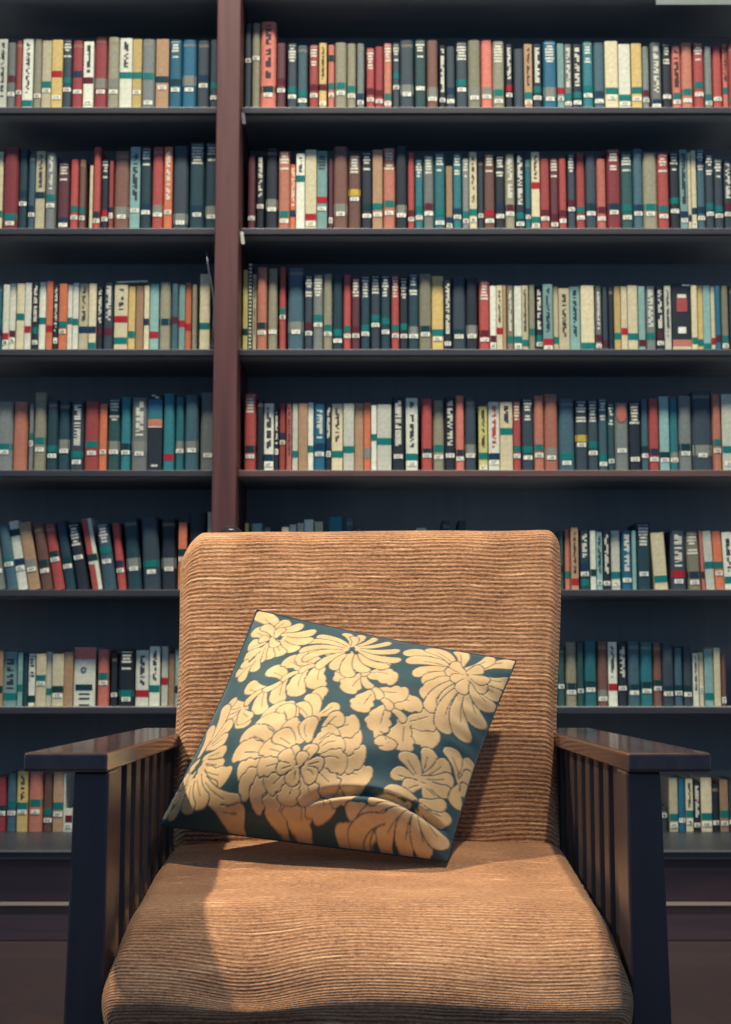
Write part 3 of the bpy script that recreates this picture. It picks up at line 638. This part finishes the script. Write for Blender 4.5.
# ------------------------------------------------------------------ armchair
CX = .002
ch = empty('armchair', 'dark wooden slatted armchair with ribbed brown seat and back cushions', 'armchair', (CX, 1.75, 0))
def cobj(m, name, mat, **k):
    m.v = [(x, y-1.75, z) for x, y, z in m.v]
    return m.obj(name, mat, ch, **k)
AY0, AY1, AZ = 1.425, 2.20, .6205
for s in (-1, 1):
    m = MB()   # flat armrest board: front edge, slight outward flare
    i0, o0, i1, o1 = .2595*s, .3435*s, .2595*s, .3435*s
    P = [(i0, AY0), (o0, AY0+.002), (o1, AY1), (i1, AY1)]
    if s < 0: P = list(reversed(P))
    P = P if s < 0 else P
    area_ = sum(P[i][0]*P[(i+1) % 4][1]-P[(i+1) % 4][0]*P[i][1] for i in range(4))
    if area_ < 0: P = list(reversed(P))
    m.hexa([(x, y, AZ-.019-(y-AY0)*.012) for x, y in P], [(x, y, AZ-(y-AY0)*.012) for x, y in P])
    o = cobj(m, 'armrest', M_chair, bevel=.003, seg=3)
    # front leg, widening a little towards the floor
    m = MB(); xi, xo, xb = .2605*s, .2955*s, .3085*s
    def quad(x0, x1, y0, y1, z): 
        x0, x1 = min(x0, x1), max(x0, x1); return [(x0, y0, z), (x1, y0, z), (x1, y1, z), (x0, y1, z)]
    m.hexa(quad(xi, xb, 1.435, 1.50, 0), quad(xi, xo, 1.442, 1.497, AZ-.0195))
    cobj(m, 'leg', M_chairv, bevel=.003)
    m = MB(); m.hexa(quad(xi, xi+.042*s, 2.14, 2.20, 0), quad(xi, xi+.042*s, 2.11, 2.165, AZ-.0285)); cobj(m, 'leg', M_chairv, bevel=.003)
    # side rails and slats
    m = MB(); m.box(*sorted((.268*s, .292*s)), 1.4985, 2.11, .20, .275); cobj(m, 'side_rail', M_chair, bevel=.002)
    for k in range(8):
        y = 1.545 + k*.067
        m = MB(); m.box(*sorted((.2705*s, .2825*s)), y, y+.030, .2755, AZ-.0205-(y+.03-AY0)*.012); cobj(m, 'slat', M_chairv, bevel=.0015)
m = MB(); m.box(-.262, .262, 1.455, 1.485, .205, .285); cobj(m, 'front_rail', M_chair, bevel=.002)
m = MB(); m.box(-.262, .262, 2.06, 2.09, .205, .285); cobj(m, 'rear_rail', M_chair, bevel=.002)
m = MB(); m.box(-.262, .262, 1.50, 2.05, .282, .2985); cobj(m, 'seat_board', M_chair, bevel=.002)
# tilted back frame behind the back cushion
for x in (-.23, .21):
    m = MB(); m.hexa([(x, 2.015, .30), (x+.03, 2.015, .30), (x+.03, 2.04, .30), (x, 2.04, .30)], [(x, 2.16, .80), (x+.03, 2.16, .80), (x+.03, 2.185, .80), (x, 2.185, .80)])
    cobj(m, 'back_post', M_chairv, bevel=.002)

def sm(a, b, x):
    t = np.clip((x-a)/(b-a), 0, 1); return t*t*(3-2*t)
def cushion(name, W_, D_, H_, rad, nx, ny, nz, deform, worn_fn, rib_fn, mat, parent, loc, rot):
    """rounded box with even grids on all six sides; then deform(co) shapes it"""
    bm = bmesh.new(); idx = {}
    def key(p): return tuple(round(c, 6) for c in p)
    def vert(p):
        k = key(p)
        if k not in idx: idx[k] = bm.verts.new(p)
        return idx[k]
    hx, hy, hz = W_/2, D_/2, H_/2
    def grid(f, nu, nv):
        for i in range(nu):
            for j in range(nv):
                q = [vert(f(a/nu, b/nv)) for a, b in ((i, j), (i+1, j), (i+1, j+1), (i, j+1))]
                bm.faces.new(q)
    L = lambda h, t: -h + 2*h*t
    grid(lambda u, v: (L(hx, u), L(hy, v), hz), nx, ny); grid(lambda u, v: (L(hx, u), -L(hy, v), -hz), nx, ny)
    grid(lambda u, v: (L(hx, u), -hy, L(hz, v)), nx, nz); grid(lambda u, v: (-L(hx, u), hy, L(hz, v)), nx, nz)
    grid(lambda u, v: (hx, L(hy, u), L(hz, v)), ny, nz); grid(lambda u, v: (-hx, -L(hy, u), L(hz, v)), ny, nz)
    me = bpy.data.meshes.new(name); bm.to_mesh(me); bm.free()
    n = len(me.vertices); co = np.empty(n*3); me.vertices.foreach_get('co', co); co = co.reshape(-1, 3)
    raw = co.copy()
    h = np.array([hx, hy, hz]); r = np.array(rad)
    core = np.clip(co, -(h-r), h-r); d = co-core; dn = d/r; ln = np.linalg.norm(dn, axis=1, keepdims=True); ln[ln == 0] = 1
    mx = np.max(np.abs(dn), axis=1, keepdims=True)
    co = core + dn/ln*mx*r
    rib = rib_fn(co, raw); worn = worn_fn(co, raw)
    co = deform(co, raw)
    me.vertices.foreach_set('co', co.reshape(-1))
    for nm, arr in (('rib', rib), ('worn', worn)):
        at = me.attributes.new(nm, 'FLOAT', 'POINT'); at.data.foreach_set('value', arr.astype(np.float32))
    me.polygons.foreach_set('use_smooth', [True]*len(me.polygons)); me.materials.append(mat); me.update()
    o = bpy.data.objects.new(name, me); C.objects.link(o); o.parent = parent; o.location = loc; o.rotation_euler = rot
    return o

rng = np.random.RandomState(3)
def lump(co, amp, f, seed):
    r = np.random.RandomState(seed); out = np.zeros(len(co))
    for _ in range(6):
        k = r.uniform(-1, 1, 3)*f; out += np.sin(co @ k*2*math.pi + r.uniform(0, 6.28))
    return out*amp/6
def seat_def(co, raw):
    x, y, z = co[:, 0].copy(), co[:, 1].copy(), co[:, 2].copy()
    top = sm(-.02, .05, z)
    front = sm(-.13, -.29, y)
    z += top*(.010*np.cos(x/.262*math.pi/2)*(1-front) + lump(co, .003, 5, 1))
    # the front edge rolls in two lobes with a hollow left of the middle
    z -= top*front*(.020 + .014*np.exp(-((x+.11)/.055)**2) + .007*np.exp(-((x-.17)/.08)**2))
    y += front*(.010*np.exp(-((x+.03)/.08)**2) + lump(co, .003, 6, 4))
    z += .020*sm(-.1, .28, co[:, 1]); x *= 1.008+.035*sm(-.22, .1, co[:, 1])+.026*sm(-.22, -.27, co[:, 1])
    # slack folds below the front edge
    y += sm(.045, -.03, z)*sm(-.2, -.27, y)*(.018+.012*np.exp(-((x+.12)/.08)**2))
    return np.stack([x, y, z], 1)
def seat_worn(co, raw):
    return sm(.03, .07, co[:, 2]) * sm(-.24, -.10, co[:, 1]) * (.85 + .15*np.sin(co[:, 0]*20)) + sm(.03, .06, co[:, 2])*0
def rib_seat(co, raw):
    side = sm(.245, .262, np.abs(raw[:, 0]))
    return co[:, 1]+co[:, 2]
seat = cushion('seat_cushion', .524, .60, .152, (.030, .105, .078), 100, 110, 36, seat_def, seat_worn, rib_seat, M_fab, ch,
               (0, 1.69-1.75, .3005+.076), (0, 0, 0))
def back_def(co, raw):
    x, y, z = co[:, 0].copy(), co[:, 1].copy(), co[:, 2].copy()
    fr = sm(.02, -.06, y)
    y -= fr*.010*np.cos(np.clip(x/.262, -1, 1)*math.pi/2)*np.cos(np.clip(z/.24, -1, 1)*math.pi/2)
    # boxing seam down each side of the front face
    for s in (-1, 1):
        y += fr*.0028*np.exp(-((x-s*.243)/.003)**2)
    x += np.sign(x)*sm(.2, .26, np.abs(x))*(lump(co, .004, 5, 9))
    x += .006*sm(-.1, .24, z); x *= 1+.034*sm(-.12, .2, z)
    z += sm(.15, .24, z)*(lump(co, .0025, 7, 12) + x*.006)
    # rear-left corner slopes away
    z -= sm(.12, .24, z)*sm(-.235, -.275, x)*.03
    return np.stack([x, y, z], 1)
def rib_back(co, raw): return co[:, 2] + (co[:, 1]+.0625)*(np.abs(raw[:, 0]) < .2645)
back = cushion('back_cushion',   .530, .125, .470, (.022, .03, .03), 110, 26, 100, back_def, lambda co, raw: np.zeros(len(co))+.05, rib_back, M_fab, ch,
               (0, 2.035-1.75, .455+.208), (R(-10.5), 0, 0))

# ------------------------------------------------------------------ damask pillow
def H_from(src, dst):
    A = []
    for (x, y), (u, v) in zip(src, dst):
        A.append([x, y, 1, 0, 0, 0, -u*x, -u*y, -u]); A.append([0, 0, 0, x, y, 1, -v*x, -v*y, -v])
    return np.linalg.svd(np.array(A, float))[2][-1].reshape(3, 3)
QUAD = [(257, 610), (516, 661), (447, 862), (160, 824)]
HM = H_from(QUAD, [(0, 1), (1, 1), (1, 0), (0, 0)])
def uvp(X, Y):
    x, y = 150+X/1.924, 590+Y/1.924
    q = HM @ np.array([x, y, 1.0]); u, v = q[0]/q[2], q[1]/q[2]
    e = max(0, 16*u*v*(1-u)*(1-v))**.5; return u+.045*e, v-.045*e   # the padding carries the cloth forward
def branch(pts, n, l0, l1, w0, w1, spread):
    """acanthus spray: paired leaves along a curve, drawn from the tip back to the root"""
    pts = [np.array(p, float) for p in pts]; out = []
    def at(t):
        q = pts
        while len(q) > 1: q = [a*(1-t)+b*t for a, b in zip(q, q[1:])]
        return q[0]
    tip = at(1.0); d = (tip-at(.93)); d /= np.linalg.norm(d)
    out.append((*(tip-d*14), *(tip+d*l1*.8), w1*1.15))
    for k in range(n-1, -1, -1):
        t = .10+.84*k/(n-1); p = at(t); d = at(min(t+.04, 1))-p; d /= np.linalg.norm(d)
        f = k/(n-1); ln = l0*(1-f)+l1*f; wd = w0*(1-f)+w1*f
        for sg in (-1, 1):
            a = math.radians(spread)*sg; e = np.array([d[0]*math.cos(a)-d[1]*math.sin(a), d[0]*math.sin(a)+d[1]*math.cos(a)])
            out.append((*(p+d*4), *(p+e*ln*(1.0 if sg < 0 else .86)), wd))
    st = [at(q) for q in np.linspace(.05, .96, 7)]
    out += [(*(a-(b-a)*.2), *b, 15) for a, b in reversed(list(zip(st, st[1:])))]
    return ';'.join(' '.join(f'{v:.1f}' for v in o) for o in out)
PET = (branch([(392, 128), (350, 190), (260, 185), (182, 258)], 6, 68, 54, 34, 30, 54) + ';186 262 208 284 30;150 236 170 226 22' + '\n' +
       branch([(408, 132), (420, 200), (450, 260), (510, 296)], 5, 60, 66, 36, 40, 56) + ';452 318 486 346 28;470 338 450 334 22' + '\n' +
"""396 126 330 96 15;392 130 306 112 17;390 134 296 136 18;388 138 304 160 19;392 140 334 182 20
404 124 446 92 15;406 126 474 104 17;408 130 490 128 19;410 134 492 154 20;408 140 470 176 20
398 140 366 186 22;404 142 432 190 22;400 142 400 204 24;398 118 384 84 16;402 118 418 86 16;400 122 401 92 14
345 300 350 228 28;342 292 322 244 24;350 292 380 264 26;330 300 298 264 26;302 312 244 268 48;290 310 270 262 32;280 340 232 288 42;262 350 200 314 36;250 360 182 350 36;255 376 194 386 38;262 400 198 420 38;280 410 222 440 42;290 420 264 472 46;320 430 310 484 46;350 420 362 468 46;362 402 418 432 46;370 382 440 404 48;372 362 432 364 46;362 342 424 326 48;362 322 418 298 38;360 312 388 284 32
315 340 290 300 34;330 340 335 295 32;345 345 378 315 34;350 360 395 345 34;350 378 398 385 36;345 392 380 425 36;325 400 335 445 38;305 400 290 445 38;290 392 252 420 36;285 378 235 385 36;285 362 240 345 34;300 350 262 322 32;315 380 300 350 26;325 378 345 350 26;328 386 360 380 26;322 392 340 415 26;308 390 300 418 26;302 384 270 390 26;300 376 275 362 24;316 384 318 362 22
250 90 204 44 32;240 80 272 58 28;250 82 302 68 24;260 92 328 84 24;262 100 322 108 24;256 106 294 132 24;246 106 262 142 26;236 106 236 148 24;226 112 214 154 26;214 130 204 172 24;202 142 174 188 22;226 96 194 80 28;220 106 184 116 28;214 120 178 142 24;196 150 160 172 18;186 150 170 150 20;240 92 215 70 20;245 96 262 76 18;236 98 250 118 18;228 100 208 100 18
600 160 498 128 32;600 166 502 150 28;600 170 514 184 30;600 176 532 202 30;600 180 538 236 34;602 186 545 262 28;606 192 574 258 30;610 196 572 298 30;616 200 610 304 32;622 200 642 274 32;622 190 668 242 32;622 180 684 212 28;622 170 702 180 28;622 164 708 143 26;612 160 664 128 26;602 156 602 116 26;592 156 542 114 28;610 175 575 165 24;612 178 585 190 24;615 182 605 215 24;620 180 645 205 24;620 174 655 180 24;616 168 640 150 24;608 168 590 145 22
112 312 146 232 24;116 320 164 272 28;120 322 162 306 26;112 340 162 338 32;112 350 158 366 30;106 360 172 392 36;106 366 142 412 30;112 380 194 442 32;100 372 122 434 32;90 362 58 424 26;80 372 26 442 20;96 330 112 268 22;86 350 58 392 18;150 442 204 452 30;96 340 78 360 18;88 380 90 440 26;70 400 40 445 18
530 386 545 332 28;536 386 578 348 30;532 390 588 376 28;526 392 498 350 28;520 396 478 390 26;530 400 500 416 26;536 402 562 422 30;546 396 584 402 24;600 380 578 322 26;600 376 620 334 24;600 380 624 358 22;600 386 594 428 22;604 400 612 380 18
515 436 398 460 26;515 442 376 492 28;516 446 416 502 30;518 450 458 514 30;520 450 500 520 30;526 450 540 520 30;530 446 572 502 30;530 440 582 452 28;520 430 466 424 22;530 430 574 424 22;500 440 440 446 20;470 470 400 508 24""")
NU, NV = 420, 400
pu, pv = np.meshgrid(np.linspace(0, 1, NU+1), np.linspace(0, 1, NV+1), indexing='ij')
mask = np.zeros_like(pu); SX, SY = 1.0, .84
for k_, line in enumerate(PET.split('\n')):
    for pt in line.split(';'):
        x0, y0, x1, y1, wd = map(float, pt.split())
        wd *= 1.0
        a = np.array(uvp(x0, y0))*(SX, SY); b = np.array(uvp(x1, y1))*(SX, SY)
        L = np.linalg.norm(b-a); dn = (b-a)/max(L, 1e-6); half = wd/1.924/264/2
        X = pu*SX-a[0]; Y = pv*SY-a[1]
        t = X*dn[0]+Y*dn[1]; s_ = -X*dn[1]+Y*dn[0]
        bend = .12*L*np.sin(np.clip(t/L, 0, 1)*math.pi)*(1 if (int(x0+y1) % 2) else -1); s_ = s_-bend
        # tear-drop: narrow at the base, round at the tip
        tt = np.clip(t/max(L-half, 1e-4), 0, 1)
        rad = half*(.34+.66*tt**.7)*(1+(.20*np.abs(np.cos(t/max(L, 1e-4)*3.2*math.pi)) if wd > 32 else 0))
        over = np.where(t < 0, -t, np.where(t > L-half, t-(L-half), 0))
        dist = np.sqrt(s_**2+over**2)-rad
        mask = np.where((dist < .0036) & (t > L*.06), 0.0, mask); mask = np.where(dist < 0, 1.0, mask)
        vein = (np.abs(s_-.3*half*np.sin(t/L*3)) < .0015) & (t > L*.15) & (t < L*.7) & (wd > 24)
        mask = np.where(vein, .1, mask)
# dark diamonds at the hearts of the palmettes
for X_, Y_ in ((400, 128), (392, 140), (408, 140), (95, 352), (88, 360), (519, 437), (512, 446)):
    c = uvp(X_, Y_); mask = np.where(np.abs(pu*SX-c[0]*SX)+np.abs(pv*SY-c[1]*SY) < .014, 0.0, mask)
K = np.array([.25, .5, .25])
for ax in (0, 1):
    mask = np.apply_along_axis(lambda r: np.convolve(r, K, 'same'), ax, mask)

Ptl, Ptr, Pbr, Pbl = W(257, 610, 1.925), W(516, 661, 1.93), W(447, 861, 1.725), W(160, 824, 1.80)
A4 = [np.array(p) for p in (Pbl, Pbr, Ptr, Ptl)]
nrm = np.cross(A4[1]-A4[0], A4[3]-A4[0]); nrm /= np.linalg.norm(nrm)
if nrm[1] > 0: nrm = -nrm
def pillow_face(u, v, side):
    v_ = v**.6; e = np.clip(16*u*(1-u)*v_*(1-v_), 0, 1)
    puff = e**.78
    # pull the edges in between the corners
    uu = u + .035*np.sin(math.pi*v)*(0.5-u)*2*.5; vv = v + .035*np.sin(math.pi*u)*(0.5-v)*2*.5
    P = ((1-uu)*(1-vv))[..., None]*A4[0] + (uu*(1-vv))[..., None]*A4[1] + (uu*vv)[..., None]*A4[2] + ((1-uu)*vv)[..., None]*A4[3]
    if side > 0:
        amp = .105*puff
        # folded tuck near the lower right corner
        du, dv = u-.62, v-.20
        fold = np.exp(-(((v-(.045+.10*np.sin((u-.45)/.5*math.pi*.75)))/.016)**2))*sm(.50, .64, u)*sm(1.0, .93, u)
        amp = amp - .014*fold
        amp = amp + .016*np.exp(-(((u-.78)/.16)**2+((v-.10)/.07)**2))
        amp = amp + .002*np.sin(u*23+v*9)*e + .0018*np.sin(v*31-u*12)*e
        # creases at the right-hand edge
        amp = amp + .004*np.sin(v*70+u*20)*sm(.86, .97, u)*e**.3*sm(.3, .5, v)
        D = amp
    else: D = -.035*np.clip(16*u*(1-u)*v*(1-v), 0, 1)**.7*sm(0, .35, v)
    P = P - np.array([0, 0, 1.0])*(.006*np.sin(math.pi*u)**.7*(1-v)**3)[..., None]
    return P + D[..., None]*nrm
def grid_mesh(F, flip):
    n0, n1 = F.shape[:2]; v = F.reshape(-1, 3); f = []
    ii = np.arange(n0*n1).reshape(n0, n1)
    a, b, c, d = ii[:-1, :-1], ii[1:, :-1], ii[1:, 1:], ii[:-1, 1:]
    q = np.stack([a, b, c, d] if not flip else [a, d, c, b], -1).reshape(-1, 4)
    return v, q
Ff = pillow_face(pu, pv, 1)
# leaves stand a little proud of the ground cloth
Ff = Ff + (mask*.0003)[..., None]*nrm
# nothing sinks into the seat: the cushion flattens where it rests
pc = (A4[0]+A4[1]+A4[2]+A4[3])/4
v1, q1 = grid_mesh(Ff-pc, False)
pil = empty('throw_pillow', 'square damask pillow, gold leaves on dark teal, leaning on the chair back', 'pillow', tuple(pc))
me = bpy.data.meshes.new('pillow_front'); me.from_pydata(v1.tolist(), [], q1.tolist())
at = me.attributes.new('leaf', 'FLOAT', 'POINT'); at.data.foreach_set('value', mask.reshape(-1).astype(np.float32))
me.polygons.foreach_set('use_smooth', [True]*len(me.polygons)); me.materials.append(M_damask)
o = bpy.data.objects.new('pillow_front', me); C.objects.link(o); o.parent = pil
bu, bv = np.meshgrid(np.linspace(0, 1, 61), np.linspace(0, 1, 61), indexing='ij')
v2, q2 = grid_mesh(pillow_face(bu, bv, -1)-pc, True)
o = mesh_obj('pillow_back', v2.tolist(), q2.tolist(), M_pillow_back, pil, smooth=True)
m = MB(); ring = []
for u, v in [(t, 0) for t in np.linspace(0, 1, 40)]+[(1, t) for t in np.linspace(0, 1, 40)[1:]]+[(t, 1) for t in np.linspace(1, 0, 40)[1:]]+[(0, t) for t in np.linspace(1, 0, 40)[1:]]:
    ring.append(tuple(pillow_face(np.array([[u]]), np.array([[v]]), 1)[0, 0]-pc))
m.tube(ring, .0013, 6); m.obj('piping', M_pillow_back, pil, smooth=True)

# ------------------------------------------------------------------ glossy finial behind the chair
p = W(231, 540, 2.45); m = MB()
rr = .0225; zc = W(231, 526, 2.45).z - rr
post = empty('stand', 'glossy dark round knob on a slim post just behind the chair back', 'stand', (p.x, 2.45, 0))
m = MB(); m.lathe(0, 0, [(.11, 0), (.11, .008), (.05, .016), (.012, .024)], 32); m.obj('base', M_chair, post, smooth=False)
m = MB(); m.lathe(0, 0, [(.008, .0245), (.008, zc-rr)], 16); m.obj('pole', M_chair, post, smooth=True)
M_gl = plain('polished_knob', s2l((58, 54, 58)), .12, .4)
m = MB(); m.lathe(0, 0, [(max(rr*math.sin(t), .0005), zc-rr*math.cos(t)) for t in np.linspace(.1, math.pi-.001, 18)], 28); m.obj('knob', M_gl, post, smooth=True)
